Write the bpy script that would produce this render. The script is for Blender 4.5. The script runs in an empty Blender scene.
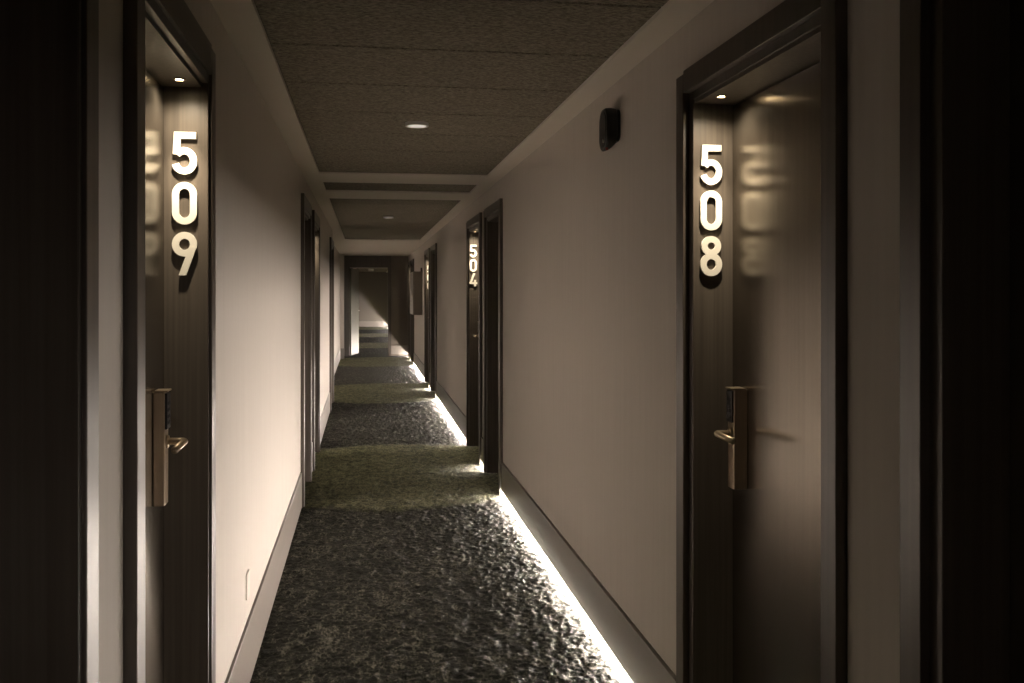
import bpy, bmesh, math
from mathutils import Vector, noise
PI = math.pi
COL = bpy.context.scene.collection
SC = bpy.context.scene

# ------------------------------------------------------------------ materials
def new_mat(name):
    m = bpy.data.materials.new(name); m.use_nodes = True
    nt = m.node_tree; b = nt.nodes['Principled BSDF']
    return m, nt, b

def lk(nt, a, b): nt.links.new(a, b)

def simple(name, col, rough=.5, metal=0.0, spec=.5, bump=0.0, bscale=200.0, var=0.0, vscale=(4, 4, 4), emit=None, estr=0, coat=0.0, coat_rough=.1, ior=1.5):
    m, nt, b = new_mat(name)
    b.inputs['Base Color'].default_value = (*col, 1)
    b.inputs['Roughness'].default_value = rough
    b.inputs['Metallic'].default_value = metal
    b.inputs['Specular IOR Level'].default_value = spec
    b.inputs['IOR'].default_value = ior
    b.inputs['Coat Weight'].default_value = coat
    b.inputs['Coat Roughness'].default_value = coat_rough
    if emit:
        b.inputs['Emission Color'].default_value = (*emit, 1)
        b.inputs['Emission Strength'].default_value = estr
    tc = nt.nodes.new('ShaderNodeTexCoord')
    if var:
        mp = nt.nodes.new('ShaderNodeMapping'); mp.inputs['Scale'].default_value = vscale
        lk(nt, tc.outputs['Object'], mp.inputs['Vector'])
        n = nt.nodes.new('ShaderNodeTexNoise'); n.inputs['Scale'].default_value = 1; n.inputs['Detail'].default_value = 5
        lk(nt, mp.outputs['Vector'], n.inputs['Vector'])
        r = nt.nodes.new('ShaderNodeValToRGB')
        r.color_ramp.elements[0].position = .3; r.color_ramp.elements[1].position = .7
        r.color_ramp.elements[0].color = (*[c*(1-var) for c in col], 1)
        r.color_ramp.elements[1].color = (*[min(1, c*(1+var)) for c in col], 1)
        lk(nt, n.outputs['Fac'], r.inputs['Fac']); lk(nt, r.outputs['Color'], b.inputs['Base Color'])
    if bump:
        n2 = nt.nodes.new('ShaderNodeTexNoise'); n2.inputs['Scale'].default_value = bscale; n2.inputs['Detail'].default_value = 3
        lk(nt, tc.outputs['Object'], n2.inputs['Vector'])
        bp = nt.nodes.new('ShaderNodeBump'); bp.inputs['Strength'].default_value = bump; bp.inputs['Distance'].default_value = .002
        lk(nt, n2.outputs['Fac'], bp.inputs['Height']); lk(nt, bp.outputs['Normal'], b.inputs['Normal'])
    return m

WALL = simple('wall_covering', (.60, .555, .51), .75, spec=.25, bump=.06, bscale=420, var=.03, vscale=(40, 40, 1.5))
ENDWALL = simple('end_wall_paint', (.20, .175, .15), .75, spec=.25)  # wall covering darkened, the end partition's shade is in the colour
BASE = simple('taupe_satin_skirting', (.27, .242, .216), .30, spec=.5, ior=1.8, var=.04, vscale=(20, 3, 20))
WOOD = simple('dark_stained_veneer', (.068, .054, .043), .36, spec=.5, ior=1.7, var=.25, vscale=(60, 60, 1.2))
PANEL = simple('dark_veneer_panel', (.098, .081, .066), .42, spec=.5, var=.22, vscale=(90, 90, 1.3))
DOORM = simple('dark_bronze_lacquered_door', (.21, .182, .15), .25, metal=.9, var=.10, vscale=(70, 70, 1.0))
BRASS = simple('brushed_bronze', (.46, .37, .27), .34, metal=.85, var=.08, vscale=(400, 400, 6))
BLACKP = simple('black_plastic', (.006, .006, .006), .35)
def brushed(m, aniso):
    nt = m.node_tree; b = nt.nodes['Principled BSDF']; c = nt.nodes.new('ShaderNodeCombineXYZ')
    c.inputs[1].default_value = 1.0
    b.inputs['Anisotropic'].default_value = aniso; nt.links.new(c.outputs[0], b.inputs['Tangent'])
GREYP = simple('dark_grey_plastic', (.028, .027, .026), .45)
GYP = simple('ceiling_paint', (.80, .745, .68), .85, spec=.2)
CREAM = simple('cream_enamel', (.88, .84, .75), .4)
DARKEDGE = simple('dark_reveal', (.012, .010, .009), .6)
TRIMW = simple('white_trim', (.75, .73, .70), .4)
STEEL = simple('satin_steel', (.55, .53, .5), .3, metal=1.0)
PLATEW = simple('white_cover_plate', (.62, .57, .51), .5)
brushed(DOORM, .45)
LEAFG = simple('grey_green_painted_leaf', (.22, .22, .19), .5)
FARWALL = simple('far_wall_paint', (.21, .19, .17), .75, spec=.25)  # wall tone darkened to stand in for dimmer light past the end frame
LEDM = simple('led_glow', (.9, .9, .9), .5, emit=(1.0, .875, .765), estr=900.0)
LENS = simple('frosted_lens', (.6, .58, .55), .4, emit=(1.0, .92, .82), estr=.62)
SPOTM = simple('downlight_glow', (.9, .9, .9), .4, emit=(1.0, .80, .48), estr=60.0)
REDP = simple('red_plastic', (.25, .02, .01), .4)

def carpet_mat():
    m, nt, b = new_mat('mottled_carpet')
    b.inputs['Roughness'].default_value = .95
    b.inputs['Specular IOR Level'].default_value = .15
    b.inputs['Sheen Weight'].default_value = .15
    tc = nt.nodes.new('ShaderNodeTexCoord')
    P = tc.outputs['Object']
    mpc = nt.nodes.new('ShaderNodeMapping'); mpc.inputs['Scale'].default_value = (1, .55, 1); lk(nt, P, mpc.inputs['Vector'])
    def noise_n(scale, detail=4, rough=.6):
        n = nt.nodes.new('ShaderNodeTexNoise'); n.inputs['Scale'].default_value = scale
        n.inputs['Detail'].default_value = detail; n.inputs['Roughness'].default_value = rough
        lk(nt, mpc.outputs['Vector'], n.inputs['Vector']); return n.outputs['Fac']
    def math_n(op, a, b_=None, c=None):
        n = nt.nodes.new('ShaderNodeMath'); n.operation = op
        for i, v in enumerate((a, b_, c)):
            if v is None: continue
            if isinstance(v, (int, float)): n.inputs[i].default_value = v
            else: lk(nt, v, n.inputs[i])
        return n.outputs[0]
    def ramp(fac, stops):
        r = nt.nodes.new('ShaderNodeValToRGB')
        while len(r.color_ramp.elements) < len(stops): r.color_ramp.elements.new(.5)
        for e, (p, c) in zip(r.color_ramp.elements, stops): e.position = p; e.color = (*c, 1)
        lk(nt, fac, r.inputs['Fac']); return r.outputs['Color']
    fine = noise_n(80, 4, .7)
    mid = noise_n(16, 5, .6)
    big = noise_n(3.0, 2, .5)
    # curled yarn: ridges of a noise field
    rid = math_n('SUBTRACT', 1.0, math_n('ABSOLUTE', math_n('MULTIPLY', math_n('SUBTRACT', noise_n(15, 3, .6), .5), 7.0)))
    rid2 = math_n('SUBTRACT', 1.0, math_n('ABSOLUTE', math_n('MULTIPLY', math_n('SUBTRACT', noise_n(42, 2, .5), .5), 6.0)))
    mix = math_n('ADD', math_n('MULTIPLY', fine, .42), math_n('ADD', math_n('MULTIPLY', mid, .34), math_n('MULTIPLY', big, .12)))
    mix = math_n('ADD', mix, math_n('ADD', math_n('MULTIPLY', rid, .09), math_n('MULTIPLY', rid2, .08)))
    mott = ramp(mix, [(.47, (.008, .010, .007)), (.55, (.022, .026, .018)), (.61, (.11, .113, .09)), (.68, (.28, .278, .235))])
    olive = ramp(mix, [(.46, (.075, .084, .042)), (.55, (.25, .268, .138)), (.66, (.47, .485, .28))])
    sp = nt.nodes.new('ShaderNodeSeparateXYZ'); lk(nt, P, sp.inputs[0])
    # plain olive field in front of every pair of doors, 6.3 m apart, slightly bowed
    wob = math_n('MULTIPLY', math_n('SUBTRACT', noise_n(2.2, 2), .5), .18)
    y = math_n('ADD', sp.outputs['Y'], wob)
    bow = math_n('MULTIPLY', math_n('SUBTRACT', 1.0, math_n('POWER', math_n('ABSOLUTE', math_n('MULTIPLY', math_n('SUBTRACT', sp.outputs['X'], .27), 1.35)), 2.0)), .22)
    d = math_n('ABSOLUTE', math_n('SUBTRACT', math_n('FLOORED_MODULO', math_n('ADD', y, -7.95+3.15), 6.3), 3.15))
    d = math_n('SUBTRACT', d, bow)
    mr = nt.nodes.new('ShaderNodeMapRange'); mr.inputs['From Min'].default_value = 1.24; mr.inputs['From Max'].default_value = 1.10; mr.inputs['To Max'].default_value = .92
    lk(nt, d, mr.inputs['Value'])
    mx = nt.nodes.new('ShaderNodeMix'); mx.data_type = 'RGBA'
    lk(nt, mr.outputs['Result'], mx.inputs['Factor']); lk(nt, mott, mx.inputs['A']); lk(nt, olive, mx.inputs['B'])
    lk(nt, mx.outputs['Result'], b.inputs['Base Color'])
    bp = nt.nodes.new('ShaderNodeBump'); bp.inputs['Strength'].default_value = .8; bp.inputs['Distance'].default_value = .006
    lk(nt, math_n('ADD', fine, math_n('MULTIPLY', noise_n(300, 2), .4)), bp.inputs['Height'])
    lk(nt, bp.outputs['Normal'], b.inputs['Normal'])
    return m
CARPET = carpet_mat()

def acoustic_mat():
    m, nt, b = new_mat('wood_wool_panel')
    b.inputs['Roughness'].default_value = .95; b.inputs['Specular IOR Level'].default_value = .1
    tc = nt.nodes.new('ShaderNodeTexCoord')
    mp = nt.nodes.new('ShaderNodeMapping'); mp.inputs['Scale'].default_value = (60, 190, 60)
    lk(nt, tc.outputs['Object'], mp.inputs['Vector'])
    n = nt.nodes.new('ShaderNodeTexNoise'); n.inputs['Scale'].default_value = 1; n.inputs['Detail'].default_value = 4; n.inputs['Roughness'].default_value = .7
    lk(nt, mp.outputs['Vector'], n.inputs['Vector'])
    r = nt.nodes.new('ShaderNodeValToRGB')
    r.color_ramp.elements[0].position = .36; r.color_ramp.elements[0].color = (.10, .088, .068, 1)
    r.color_ramp.elements[1].position = .66; r.color_ramp.elements[1].color = (.42, .38, .315, 1)
    lk(nt, n.outputs['Fac'], r.inputs['Fac']); lk(nt, r.outputs['Color'], b.inputs['Base Color'])
    bp = nt.nodes.new('ShaderNodeBump'); bp.inputs['Strength'].default_value = .7; bp.inputs['Distance'].default_value = .004
    lk(nt, n.outputs['Fac'], bp.inputs['Height']); lk(nt, bp.outputs['Normal'], b.inputs['Normal'])
    return m
ACOUSTIC = acoustic_mat()

# ------------------------------------------------------------------ mesh helpers
class MB:
    def __init__(s): s.bm = bmesh.new()
    def box(s, x0, x1, y0, y1, z0, z1, bev=0.0):
        x0, x1 = sorted((x0, x1)); y0, y1 = sorted((y0, y1)); z0, z1 = sorted((z0, z1))
        t = bmesh.new()
        bmesh.ops.create_cube(t, size=1)
        for v in t.verts:
            v.co = Vector((x0+(v.co.x+.5)*(x1-x0), y0+(v.co.y+.5)*(y1-y0), z0+(v.co.z+.5)*(z1-z0)))
        if bev: bmesh.ops.bevel(t, geom=list(t.edges), offset=bev, segments=2, affect='EDGES', profile=.5)
        s.merge(t); return s
    def merge(s, t):
        me = bpy.data.meshes.new('tmp'); t.to_mesh(me); s.bm.from_mesh(me); bpy.data.meshes.remove(me); t.free()
    def cyl(s, p, q, r0, r1=None, seg=24, bev=0.0):
        r1 = r0 if r1 is None else r1
        p, q = Vector(p), Vector(q); d = q-p
        t = bmesh.new()
        bmesh.ops.create_cone(t, cap_ends=True, segments=seg, radius1=r0, radius2=r1, depth=d.length)
        if bev:
            bmesh.ops.bevel(t, geom=[e for e in t.edges if len(e.link_faces) == 2 and e.calc_face_angle(0) > .8], offset=bev, segments=2, affect='EDGES', profile=.5)
        rot = Vector((0, 0, 1)).rotation_difference(d.normalized()).to_matrix().to_4x4()
        t.transform(rot); 
        for v in t.verts: v.co += (p+q)/2
        s.merge(t); return s
    def tube(s, pts, r, seg=14):
        pts = [Vector(p) for p in pts]; rings = []
        n = len(pts)
        for i, p in enumerate(pts):
            d = (pts[min(i+1, n-1)]-pts[max(i-1, 0)]).normalized()
            a = d.cross(Vector((0, 0, 1)));  a.normalize(); b = a.cross(d)
            rings.append([s.bm.verts.new(p+(a*math.cos(2*PI*k/seg)+b*math.sin(2*PI*k/seg))*r) for k in range(seg)])
        for A, B in zip(rings, rings[1:]):
            for k in range(seg): s.bm.faces.new((A[k], A[(k+1) % seg], B[(k+1) % seg], B[k]))
        s.bm.faces.new(rings[0]); s.bm.faces.new(rings[-1]); return s
    def ring(s, c, r_in, r_out, z0, z1, seg=40):
        loops = []
        for r, z in ((r_in, z0), (r_out, z0), (r_out, z1), (r_in, z1)):
            loops.append([s.bm.verts.new((c[0]+r*math.cos(2*PI*k/seg), c[1]+r*math.sin(2*PI*k/seg), z)) for k in range(seg)])
        for i in range(4):
            A, B = loops[i], loops[(i+1) % 4]
            for k in range(seg): s.bm.faces.new((A[k], A[(k+1) % seg], B[(k+1) % seg], B[k]))
        return s
    def prism(s, pts, axis, a0, a1, bev=0.0):
        """closed outline pts in the plane across `axis` ('x' -> (y,z) ), pushed from a0 to a1"""
        t = bmesh.new()
        mk = {'x': lambda p, a: (a, p[0], p[1]), 'y': lambda p, a: (p[0], a, p[1]), 'z': lambda p, a: (p[0], p[1], a)}[axis]
        A = [t.verts.new(mk(p, a0)) for p in pts]; B = [t.verts.new(mk(p, a1)) for p in pts]
        t.faces.new(A); t.faces.new(B[::-1]); n = len(pts)
        for i in range(n): t.faces.new((A[i], B[i], B[(i+1) % n], A[(i+1) % n]))
        bmesh.ops.recalc_face_normals(t, faces=list(t.faces))
        if bev: bmesh.ops.bevel(t, geom=[e for e in t.edges if e.calc_face_angle(0) > .9], offset=bev, segments=2, affect='EDGES', profile=.5)
        s.merge(t); return s
    def build(s, name, mat, parent=None, smooth=False, kind=None, label=None, cat=None, group=None):
        bmesh.ops.recalc_face_normals(s.bm, faces=list(s.bm.faces))
        me = bpy.data.meshes.new(name); 
        s.bm.to_mesh(me); s.bm.free()
        if smooth:
            for p in me.polygons: p.use_smooth = True
        o = bpy.data.objects.new(name, me); COL.objects.link(o); me.materials.append(mat)
        if parent is not None:
            o.parent = parent                      # meshes are modelled in place and thing roots are never rotated
            w = Vector((0, 0, 0)); p = parent
            while p is not None: w += p.location; p = p.parent
            o.location = -w
        tag(o, label, cat, group, kind)
        return o

def tag(o, label=None, cat=None, group=None, kind=None):
    if label: o['label'] = label
    if cat: o['category'] = cat
    if group: o['group'] = group
    if kind: o['kind'] = kind

def empty(name, loc, label=None, cat=None, group=None, kind=None):
    o = bpy.data.objects.new(name, None); COL.objects.link(o); o.location = loc; o.empty_display_size = .1
    tag(o, label, cat, group, kind); return o

# ------------------------------------------------------------------ dimensions (metres, corridor runs along +Y, camera at x=y=0)
WR, WL = 1.000, -.445          # wall faces
HC = 2.346                     # ceiling
BT = .24                       # top of skirting
YB = -3.0                      # closed end behind the camera
YP = 22.3                      # end partition
YE = 41.0                      # far wall
SOF = 2.075                    # underside of the door recess
HEAD = 2.19                    # top of door casings

RD = [  # right doors: y0, y1, far door of a pair?, room number, short text
    (.580, 1.608, False), (1.847, 2.873, True),
    (6.85, 7.82, False), (8.08, 9.19, True),
    (13.28, 14.35, False), (14.72, 15.82, True),
    (19.55, 20.58, False), (20.82, 21.85, True)]
LD = [(.62, 1.588, False), (1.844, 2.776, True), (6.70, 7.66, False), (8.05, 9.05, True), (12.0, 13.05, True)]
XAL = -.56                     # face of the set-back left wall beyond the fifth left door

# ------------------------------------------------------------------ floor (real pile relief)
def floor():
    ys = []; y = YB
    while y < YE+.3:
        ys.append(y)
        y += .05 if y < 3.0 else (.0085 if y < 6.6 else (.014 if y < 9.4 else (.022 if y < 14 else (.06 if y < 23 else .3))))
    xs_f = [-.72+.0095*i for i in range(int(2.0/.0095)+1)]
    verts = []; idx = []
    def hgt(x, y):
        d = abs(((y-7.95+3.15) % 6.3)-3.15)-.22*(1-((x-.27)*1.35)**2)
        olive = min(1, max(0, (1.24-d)/.12))
        big = noise.noise(Vector((x*9, y*6, 3.1)))
        mid = noise.noise(Vector((x*24, y*14, 7.7)))
        fin = noise.noise(Vector((x*52, y*40, 1.3)))+.7*noise.noise(Vector((x*105, y*85, 5.3)))
        h = .0020*big+.0038*mid+.0068*fin-.008
        return h*(1-olive)+olive*(-.004+.0015*mid+.0022*fin)
    nx = len(xs_f)
    for y in ys:
        for x in xs_f:
            verts.append((x, y, min(0.001, hgt(x, y))))
    faces = [(j*nx+i, j*nx+i+1, (j+1)*nx+i+1, (j+1)*nx+i) for j in range(len(ys)-1) for i in range(nx-1)]
    me = bpy.data.meshes.new('floor'); me.from_pydata(verts, [], faces); me.update()
    for p in me.polygons: p.use_smooth = True
    o = bpy.data.objects.new('floor', me); COL.objects.link(o); me.materials.append(CARPET)
    o['kind'] = 'structure'; o['label'] = 'mottled dark carpet with plain olive fields in front of the door pairs'
floor()

# ------------------------------------------------------------------ ceiling
cb = MB()
IL, IR = -.3275, .884          # edges of the sunk acoustic field
cb.box(XAL-.2, IL, YB, YE, HC, HC+.08).box(IR, WR+.2, YB, YE, HC, HC+.08)
BANDS = [(6.83, 7.38), (8.02, 8.65), (15.4, 22.6)]
for a, b in BANDS: cb.box(IL, IR, a, b, HC, HC+.08)
cb.box(IL, IR, YB, YE, HC+.06, HC+.1)
ceil = cb.build('ceiling', GYP, kind='structure', label='dark taupe painted ceiling border and cross bands')
y = 2.725-.6*9
k = 0
edges = []
while y < 6.83:
    edges.append((max(y, YB), min(y+.6, 6.83))); y += .6
edges = [e for e in edges if e[1] > YB+.05 and e[1]-e[0] > .05]
edges += [(7.38, 8.02)]
y = 8.65
while y < 15.38:
    edges.append((y, min(y+.6, 15.4))); y += .6
y = 22.6
while y < YE: edges.append((y, min(y+3, YE))); y += 3
LIGHTS = [(.258, 4.78), (.26, 10.76)]
for a, b in edges:
    MB().box(IL+.002, IR-.002, a+.006, b-.006, HC+.010, HC+.04, .003).build('acoustic_panel', ACOUSTIC, ceil)

def ceiling_light(x, y, label):
    r = empty('ceiling_downlight', (x, y, HC), label, 'ceiling light', 'round downlights along the ceiling')
    m = MB(); m.ring((x, y), .046, .059, HC-.007, HC+.011); m.build('trim_ring', TRIMW, r, smooth=False)
    m = MB(); m.cyl((x, y, HC-.006), (x, y, HC+.0105), .0462, .0462, 40); m.build('lens', LENS, r)
ceiling_light(*LIGHTS[0], 'larger round white downlight in the ceiling, nearest of the two')
ceiling_light(*LIGHTS[1], 'small far round downlight in the ceiling, beyond the two pale cross bands')

# ------------------------------------------------------------------ walls, skirting and LED strips
def runs(doors, start, stop, cut=.03):
    out = []; y = start
    for d in doors:
        out.append((y, d[0]+cut)); y = d[1]-cut
    out.append((y, stop)); return out

# outermost 30 mm at each door sits under the casing; the covering stops 8 mm short of the casing so a dark joint shows
def wall_side(name, s, W, doors, start, stop, label):
    m = MB()
    for a, b in runs(doors, start, stop):
        m.box(s*0+W+s*.020, W+s*.10, a, b, 0.0, HC+.05)
        A = a+.03+.006 if a > start+.01 else a
        B = b-.03-.006 if b < stop-.01 else b
        m.box(W, W+s*.0195, A, B, BT+.010, HEAD-.03)
        m.box(W, W+s*.0195, a, b, HEAD-.03, HC+.05)
    for d in doors:
        m.box(W, W+s*.10, d[0]+.031, d[1]-.031, HEAD-.03, HC+.05)
    return m.build(name, WALL, kind='structure', label=label)
wall_side('wall_right', 1, WR, RD, YB, YE, 'right corridor wall with pale taupe wall covering')
wall_side('wall_left', -1, WL, LD, YB, 13.12, 'left corridor wall with pale wall covering washed by floor light')

m = MB()   # set-back stretch of the left wall, its return and the corridor past the end frame
m.box(XAL, XAL-.1, 13.05, 21.4, BT+.01, HC+.05).box(XAL-.02, XAL-.1, 13.05, 21.4, 0, BT+.01)
m.box(XAL-.1, -.475, 21.4, 21.5, 0, HC+.05)
m.box(WL, XAL-.1, 13.06, 13.12, 0, HC+.05)
m.build('wall_left_alcove', WALL, kind='structure', label='set-back stretch of left wall near the corridor end')
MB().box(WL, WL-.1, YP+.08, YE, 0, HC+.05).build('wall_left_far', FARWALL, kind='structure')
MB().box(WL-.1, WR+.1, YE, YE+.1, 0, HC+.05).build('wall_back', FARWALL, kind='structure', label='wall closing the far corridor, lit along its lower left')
MB().box(WL-.3, WR+.3, YB-.1, YB, 0, HC+.05).build('wall_front', ENDWALL, kind='structure')

def skirt(name, s, W, segs, z0, label=None):
    m = MB()
    for a, b in segs: m.box(W-s*.008, W+s*.0185, a, b, z0, BT, .0025)
    return m.build(name, BASE, kind='structure', label=label)
def skirt_segs(doors, start, stop):
    return [(a+(.031 if a > start+.01 else 0), b-(.031 if b < stop-.01 else 0)) for a, b in runs(doors, start, stop)]
RS = skirt_segs(RD, YB, YE)
RS = [(-2.95, -1.8)]+RS[1:-1]+[(21.88, 22.29), (22.6, 27.2), (28.0, 30.6), (31.5, 37.1), (38.1, 40.9)]  # first run is added out of view, its strip brightens camera-facing panels
skirt('baseboard_right', 1, WR, RS, .035, 'tall taupe skirting raised over the glowing floor strip')
skirt('baseboard_left', -1, WL, skirt_segs(LD, YB, 13.1), .0, 'tall taupe skirting along the left wall')
skirt('baseboard_left_alcove', -1, XAL, [(13.12, 21.4)], 0.0)
MB().box(XAL, -.465, 21.372, 21.398, 0, BT, .002).build('baseboard_left_return', BASE, kind='structure')
MB().box(WL, WR, YE-.02, YE-.001, 0.0, BT, .002).build('baseboard_back', BASE, kind='structure')

LED_LABEL = ['lit strip under the right skirting behind the viewpoint',
  'short lit strip under the skirting between the two nearest right doors',
  'long lit strip under the right skirting in the foreground, nearest the camera',
  'short lit strip under the skirting between door 504 and the door before it',
  'lit strip under the right skirting just beyond door 504',
  'short lit strip between the two doors beyond the wall-hung cabinet corner',
  'lit strip under the right skirting below the wall-hung cabinet',
  'short lit strip between the last two right doors before the end frame',
  'lit stub under the skirting at the foot of the dark end partition',
  'first lit strip beyond the end frame', 'second lit strip beyond the end frame',
  'third lit strip beyond the end frame', 'last lit strip beyond the end frame by the back wall']
for i, (a, b) in enumerate(RS):
    m = MB(); m.box(WR+.0165, WR+.0185, a+.004, b-.004, .0045, .0105)
    m.build('led_strip', LEDM, label=LED_LABEL[i], cat='light strip', group='light strips under the right skirting')

# ------------------------------------------------------------------ doors
def door(n, s, W, d, label, mirrored, step=.035, setb=.004, sof=SOF, lz=0.0, DD=.122, lt=.043, lo=.072, light=True, lock=True, leafmat=None):
    y0, y1 = d[0], d[1]
    X = lambda q: W+s*q        # q > 0 into the wall, q < 0 towards the corridor
    root = empty('door_%d' % n, (X(.06), (y0+y1)/2, 0), label, None, None, 'structure')
    cw = .066; ci = .125       # casing width, depth of the reveal
    m = MB()
    m.box(X(-.024), X(.012), y0, y0+cw, 0, HEAD, .002)
    m.box(X(-.024), X(.012), y1-cw, y1, 0, HEAD-.012, .002)
    m.box(X(-.0235), X(.012), y0+cw, y1-cw, sof+.038, HEAD-.002, .002)
    m.build('casing', WOOD, root)
    m = MB()
    m.box(X(-setb), X(.015), y0+cw-.001, y0+cw+step, 0, sof+.0385, .0015)
    m.box(X(-setb), X(.015), y1-cw-step, y1-cw+.001, 0, sof+.0385, .0015)
    m.box(X(-setb), X(.015), y0+cw+step, y1-cw-step, sof+.012, sof+.0385, .0015)
    m.build('inner_frame', WOOD, root)
    a, b = y0+cw+step, y1-cw-step
    MB().box(X(-setb+.002), X(DD+.05), b-.0006, b+.011, 0, sof+.03).build('jamb_panel', PANEL, root)
    MB().box(X(-setb+.002), X(DD+.05), a-.011, a+.0006, 0, sof+.03).build('jamb_panel', PANEL, root)
    MB().box(X(.001), X(DD+.05), a, b, sof, sof+.03).build('soffit', PANEL, root)
    leaf = MB().box(X(DD), X(DD+.045), a+.004, b-.004, .006, sof-.005, .0015).build('door_leaf', leafmat or DOORM, root)
    MB().box(X(DD+.046), X(DD+.06), a, b, 0, sof).build('door_stop', DARKEDGE, root)
    if lock:
        e = b if not mirrored else a
        g = -1 if not mirrored else 1          # direction from the latch edge into the leaf
        ya, yb = e+g*lo, e+g*(lo+.050); yc = (ya+yb)/2; zc = 1.078+lz
        xf = DD-lt
        MB().box(X(xf), X(DD), ya, yb, .913+lz, 1.210+lz, .003).build('lock_body', BRASS, root)
        m = MB().box(X(xf-.006), X(xf+.002), ya+g*.004, yb-g*.004, 1.112+lz, 1.206+lz, .002)
        for k in range(4):
            for j in range(3):
                m.box(X(xf-.0075), X(xf-.005), ya+g*(.010+.0115*j), ya+g*(.017+.0115*j), 1.124+lz+.017*k, 1.133+lz+.017*k, .0006)
        m.build('card_reader', BLACKP, root)
        MB().box(X(xf-.008), X(DD-.004), ya, yb, 1.2102+lz, 1.2145+lz, .001).build('lock_cap', BRASS, root)
        m = MB(); hx = xf-.046
        m.cyl((X(xf+.002), yc, zc), (X(xf-.006), yc, zc), .018, .016, 28, .001)
        pts = [(X(xf-.002), yc, zc), (X(hx+.010), yc, zc)]
        for k in range(1, 7):
            t = PI/2*k/6
            pts.append((X(hx+.010-.010*math.sin(t)), yc+g*.010*(1-math.cos(t)), zc))
        pts += [(X(hx), yc+g*.132, zc-.002)]
        m.tube(pts, .0095, 18)
        m.build('lever_handle', BRASS, root, smooth=True)
    return root, a, b, X

# --- room numbers, built stroke by stroke
def arc(cx, cy, rx, ry, a0, a1, n=22):
    return [(cx+rx*math.cos(math.radians(a0+(a1-a0)*i/n)), cy+ry*math.sin(math.radians(a0+(a1-a0)*i/n))) for i in range(n+1)]
ST = .155
def strokes(ch):
    if ch == '0':
        p = arc(.29, .70, .195, .205, 0, 180)+arc(.29, .30, .195, .205, 180, 360)
        return [(p, True)]
    if ch == '8':
        return [(arc(.29, .745, .172, .162, 90, 450, 44)[:-1], True), (arc(.29, .300, .196, .207, 90, 450, 44)[:-1], True)]
    if ch == '9':
        return [(arc(.29, .705, .195, .203, 90, 450, 44)[:-1], True), ([(.474, .645), (.245, 0.0)], False)]
    if ch == '5':
        return [([(.545, .905), (.135, .905), (.112, .475)], False), (arc(.285, .325, .203, .232, 143, -162, 36), False)]
    if ch == '4':
        return [([(.36, 1.0), (.085, .245)], False), ([(.0, .255), (.6, .255)], False), ([(.43, .5), (.43, 0.0)], False)]
def digit_mesh(ch, h, P, thick):
    """P(u, v, t): u across, v up, t forward from the back of the digit"""
    m = MB(); bm = m.bm
    for si, (pts, closed) in enumerate(strokes(ch)):
        V = [Vector((p[0], p[1])) for p in pts]; n = len(V)
        L, R = [], []
        for i in range(n):
            if closed: a, b = V[i-1], V[(i+1) % n]; d0 = (V[i]-a).normalized(); d1 = (b-V[i]).normalized()
            else:
                d0 = (V[i]-V[i-1]).normalized() if i else (V[1]-V[0]).normalized()
                d1 = (V[i+1]-V[i]).normalized() if i < n-1 else d0
            n0 = Vector((-d0.y, d0.x)); n1 = Vector((-d1.y, d1.x))
            nn = (n0+n1).normalized(); k = ST/2/max(.35, nn.dot(n0))
            L.append(V[i]+nn*k); R.append(V[i]-nn*k)
        if ch in '94' and not closed and si == (1 if ch == '9' else 0):   # level the cut of the sloping stroke
            for E in (L, R):
                d = (V[-1]-V[0])
                E[-1] = E[-1]+d*((0-E[-1].y)/d.y) if ch == '9' else E[-1]
                if ch == '4': E[0] = E[0]+d*((1-E[0].y)/d.y)
        off = .0002*si
        ring = []
        for i in range(n):
            ring.append([bm.verts.new(P(E[i].x*h, E[i].y*h, t)) for E, t in ((L, 0), (R, 0), (R, thick+off), (L, thick+off))])
        for i in range(n if closed else n-1):
            A, B = ring[i], ring[(i+1) % n]
            for k in range(4): bm.faces.new((A[k], A[(k+1) % 4], B[(k+1) % 4], B[k]))
        if not closed:
            bm.faces.new(ring[0]); bm.faces.new(ring[-1][::-1])
    return m
def room_number(text, xc, y, ztop, h, pitch, label):
    """numerals stacked on the jamb panel whose face is at y, facing the camera (-Y)"""
    r = empty('room_number', (xc, y, ztop), label, 'room number', 'stacked room numbers on door jambs')
    so, th = .0025, .0065
    for i, ch in enumerate(text):
        z0 = ztop-i*pitch-h
        P = lambda u, v, t: (xc-.29*h+u, y-so-t, z0+v)
        m = digit_mesh(ch, h, P, th)
        for zz in {'0': ((.095, .5), (.485, .5)), '8': ((.12, .3), (.46, .75)), '9': ((.10, .7), (.35, .3)), '5': ((.12, .8), (.48, .3)), '4': ((.43, .12), (.3, .8))}[ch]:
            m.cyl((xc-.29*h+zz[0]*h, y-so-.001, z0+zz[1]*h), (xc-.29*h+zz[0]*h, y+.001, z0+zz[1]*h), .004, .004, 10)
        m.build('numeral', CREAM, r)

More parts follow.
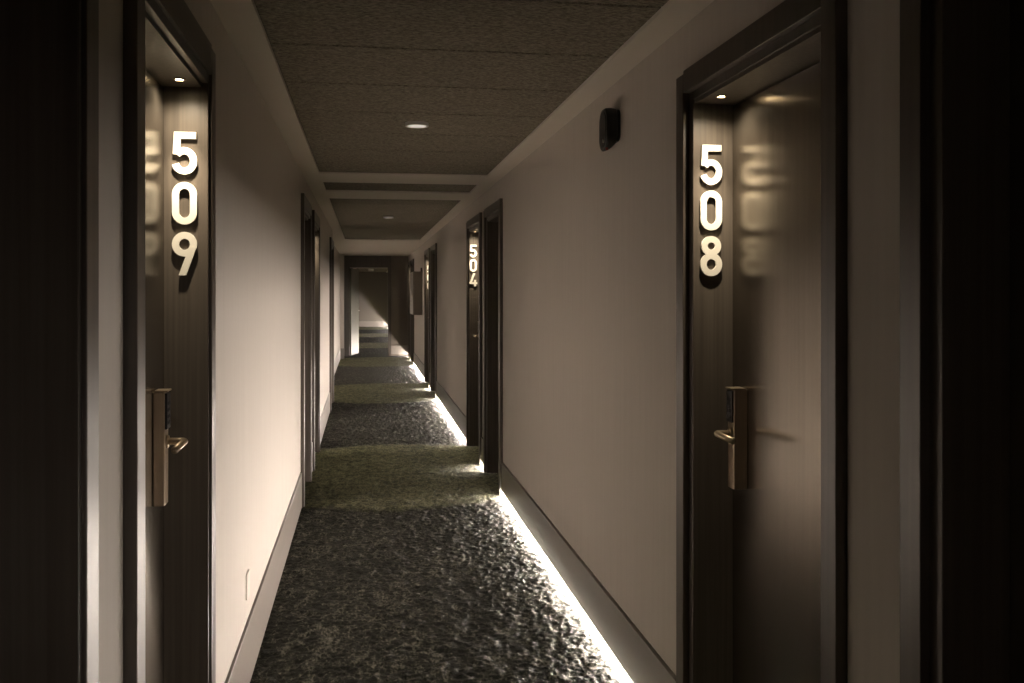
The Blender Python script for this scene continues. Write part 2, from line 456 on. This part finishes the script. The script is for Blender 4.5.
def downlight(x, y, z, label, power, aim=(0, .1, -1), size=65):
    r = empty('recess_downlight', (x, y, z), label, 'downlight', 'small warm downlights in the door recesses')
    m = MB(); m.ring((x, y), .0105, .017, z-.003, z+.004, 28); m.build('trim_ring', BRASS, r)
    m = MB(); m.cyl((x, y, z-.0015), (x, y, z+.003), .0108, .0108, 24); m.build('lens', SPOTM, r)
    for nm, pw, ang, am in (('downlight_beam', power, 46, (0, .12, -.55)), ('downlight_spill', power*.30, 150, (0, 0, -1))):
        l = bpy.data.lights.new(nm, 'SPOT'); l.energy = pw; l.color = (1.0, .84, .61)
        l.spot_size = math.radians(ang); l.spot_blend = 1.0; l.shadow_soft_size = .011
        o = bpy.data.objects.new(nm, l); COL.objects.link(o); o.parent = r; o.location = (0, 0, -.006)
        o.rotation_euler = Vector(am).to_track_quat('-Z', 'Y').to_euler()

# right doors
RL = ['dark door at the right edge of the photo, unlit and blank jamb', 'dark glossy door of room 508 with bronze lock on the right',
      'dark unlit door just before room 504 on the right', 'dark door of room 504 with lit number panel',
      'nearer dark door of the pair beyond room 504 on the right', 'farther door of the pair beyond room 504, with lit jamb',
      'nearer of the last two right doors before the end frame', 'last right door before the end frame, lit jamb']
for i, d in enumerate(RD):
    root, a, b, X = door(i+1, 1, WR, d, RL[i], not d[2], sof=SOF+.005)
    if i == 1:
        room_number('508', 1.052, b, 1.955, .127, .1405, 'cream standoff numerals 508 on the jamb of the right foreground door')
        downlight(1.041, b-.12, SOF+.005, 'tiny warm downlight above the numerals 508', 30.0)
    elif i == 3:
        room_number('504', 1.036, b, 1.962, .127, .1405, 'cream standoff numerals 504 on the mid-distance right door jamb')
        downlight(1.041, b-.12, SOF+.005, 'tiny warm downlight above the numerals 504', 34.0)
    elif i == 5:
        room_number('500', 1.055, b, 1.945, .127, .1405, 'smallest distant cream numerals on a right door jamb, beyond room 504')
        downlight(1.041, b-.12, SOF+.005, 'tiny warm downlight above the most distant numerals on the right', 30.0)
    elif i == 7:
        downlight(1.041, b-.12, SOF+.005, 'tiny warm downlight in the last right door recess before the end frame', 20.0)
LLB = ['dark door at the left edge of the photo, unlit and blank jamb', 'dark door of room 509 with bronze lock on the left',
       'nearer dark door of the mid-distance left pair', 'farther door of the mid-distance left pair, with lit jamb', 'single dark left door before the wall steps back']
for i, d in enumerate(LD):
    root, a, b, X = door(11+i, -1, WL, d, LLB[i], not d[2], step=.012, setb=.016, sof=SOF-.010, lz=.030, DD=.100, lt=.030, lo=.098)
    if i == 1:
        room_number('509', -.491, b, 1.942, .121, .1375, 'cream standoff numerals 509 on the jamb of the left foreground door')
        downlight(-.487, b-.10, SOF-.010, 'tiny warm downlight above the numerals 509', 26.0)
    elif i == 3:
        downlight(-.487, b-.10, SOF-.010, 'tiny warm downlight in the mid-distance left door recess', 14.0)

# ------------------------------------------------------------------ end frame and its open leaf
m = MB()
HT = 2.06
m.box(.56, WR, YP+.02, YP+.1, BT, HC+.01).box(.56, WR, YP+.03, YP+.1, 0, BT)
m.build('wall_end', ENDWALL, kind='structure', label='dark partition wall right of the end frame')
MB().box(.60, WR-.02, YP-.002, YP+.025, .04, BT, .002).build('baseboard_end', BASE, kind='structure')
m = MB()
m.box(-.475, -.365, YP-.06, YP+.1, 0, HC+.005, .003)
m.box(-.365, .60, YP-.03, YP+.1, HT, HC+.005, .003)
m.box(.525, .60, YP-.03, YP+.1, 0, HT, .003)
fr = m.build('trim_1', WOOD, kind='structure', label='dark frame around the opening at the corridor end')
m = MB().box(-.36, .52, YP-.05, YP-.03, HT-.0, HT+.012, .002)
m.build('head_rail', STEEL, fr)
m = MB().box(.07, .19, YP-.075, YP-.03, HT-.075, HT-.02, .006)
m.build('door_closer', STEEL, fr)
lf = empty('door_20', (-.36, YP+.05, 0), 'pale grey door leaf standing open in the end frame', None, None, 'structure')
t = bmesh.new(); bmesh.ops.create_cube(t, size=1)
for v in t.verts: v.co = Vector((v.co.x*.04, (v.co.y+.5)*.88, .012+(v.co.z+.5)*(HT-.02)))
bmesh.ops.bevel(t, geom=list(t.edges), offset=.002, segments=1, affect='EDGES')
ang = math.radians(-11)
for v in t.verts:
    x, y_ = v.co.x, v.co.y
    v.co.x = -.345+x*math.cos(ang)-y_*math.sin(ang); v.co.y = YP+.05+x*math.sin(ang)+y_*math.cos(ang)
m = MB(); m.merge(t); m.build('door_leaf', LEAFG, lf)
m = MB(); m.cyl((-.345+.03+.13, YP+.05+.80, 1.05), (-.345+.075+.13, YP+.05+.79, 1.05), .011, .011, 16); m.cyl((-.345+.07+.13, YP+.05+.80, 1.05), (-.345+.05+.13, YP+.05+.68, 1.05), .009, .009, 16)
m.build('lever_handle', STEEL, lf)

# ------------------------------------------------------------------ sounder on the right wall
yc, zc = 3.675, 2.153
s_ = empty('wall_sounder', (WR, yc, zc), 'black rounded alarm sounder mounted high on the right wall', 'alarm sounder')
def rr(cy, cz, hw, hh, r, n=7):
    p = []
    for (sx, sz, a0) in ((1, 1, 0), (-1, 1, 90), (-1, -1, 180), (1, -1, 270)):
        for k in range(n+1):
            a = math.radians(a0+90*k/n); p.append((cy+sx*(hw-r)+r*math.cos(a), cz+sz*(hh-r)+r*math.sin(a)))
    return p
def loft(m, secs):
    rings = [[m.bm.verts.new((x, p[0], p[1])) for p in o] for x, o in secs]
    for A, B in zip(rings, rings[1:]):
        for k in range(len(A)): m.bm.faces.new((A[k], A[(k+1) % len(A)], B[(k+1) % len(A)], B[k]))
    m.bm.faces.new(rings[0]); m.bm.faces.new(rings[-1])
m = MB()
loft(m, [(WR-.001, rr(yc, zc+.012, .060, .064, .03)), (WR-.014, rr(yc, zc+.012, .060, .064, .03)), (WR-.016, rr(yc, zc+.008, .064, .071, .036)), (WR-.036, rr(yc, zc+.001, .068, .083, .05)), (WR-.052, rr(yc, zc-.002, .066, .085, .055)), (WR-.057, rr(yc, zc-.002, .062, .081, .052))])
m.build('sounder_body', BLACKP, s_, smooth=False)
m = MB()
loft(m, [(WR-.0565, rr(yc, zc-.002, .052, .070, .045)), (WR-.060, rr(yc, zc-.002, .050, .068, .044))])
m.build('front_cover', GREYP, s_)
m = MB(); m.cyl((WR-.058, yc-.02, zc-.050), (WR-.064, yc-.02, zc-.050), .008, .007, 16); m.build('indicator_lens', STEEL, s_)
m = MB(); m.cyl((WR-.05, yc-.035, zc-.078), (WR-.05, yc-.035, zc-.088), .006, .005, 12); m.build('lower_sensor', REDP, s_)

# ------------------------------------------------------------------ blank plate low on the left wall
yc, zc = 3.69, .386
m = MB(); loft(m, [(WL-.001, rr(yc, zc, .043, .050, .014)), (WL+.004, rr(yc, zc, .043, .050, .014)), (WL+.006, rr(yc, zc, .040, .047, .012))])
m.build('cover_plate', PLATEW, label='blank pale cover plate low on the left wall above the skirting', cat='wall plate')

# ------------------------------------------------------------------ cabinet on the right wall
y0, y1 = 16.75, 17.85
w = empty('wall_cabinet', (WR, y0, 1.09), 'shallow taupe cabinet hung on the right wall near the corridor end', 'cabinet')
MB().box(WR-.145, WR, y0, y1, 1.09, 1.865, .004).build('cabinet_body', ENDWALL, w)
dd = MB().box(WR-.165, WR-.1455, y0+.004, y1-.004, 1.095, 1.86, .003).build('cabinet_door', BASE, w)
MB().box(WR-.175, WR-.165, y0+.05, y0+.065, 1.40, 1.55, .002).build('pull_handle', STEEL, dd)
MB().box(WR-.03, WR, y0-.01, y0+.05, 1.86, 1.93, .003).build('conduit_cover', WOOD, w)

# ------------------------------------------------------------------ camera, world, colour management
cam = bpy.data.cameras.new('camera'); co = bpy.data.objects.new('camera', cam); COL.objects.link(co)
F = 940.0; T = .156
cam.sensor_fit = 'HORIZONTAL'; cam.sensor_width = 36; cam.lens = 36*F/1024
cam.shift_y = -(341.5-292)/1024; cam.clip_start = .02; cam.clip_end = 200
co.location = (0, 0, 1.5); co.rotation_euler = (PI/2, 0, -math.atan(T))
SC.camera = co
wd = bpy.data.worlds.new('world'); SC.world = wd; wd.use_nodes = True
wd.node_tree.nodes['Background'].inputs[0].default_value = (0, 0, 0, 1)
vs = SC.view_settings
vs.view_transform = 'Standard'; vs.look = 'None'; vs.exposure = 0.0; vs.gamma = 1.0; vs.use_curve_mapping = False
SC.cycles.use_denoising = True
SC.cycles.max_bounces = 14; SC.cycles.diffuse_bounces = 8; SC.cycles.glossy_bounces = 6
SC.cycles.use_light_tree = True
SC.cycles.caustics_reflective = False
SC.cycles.sample_clamp_indirect = 8.0
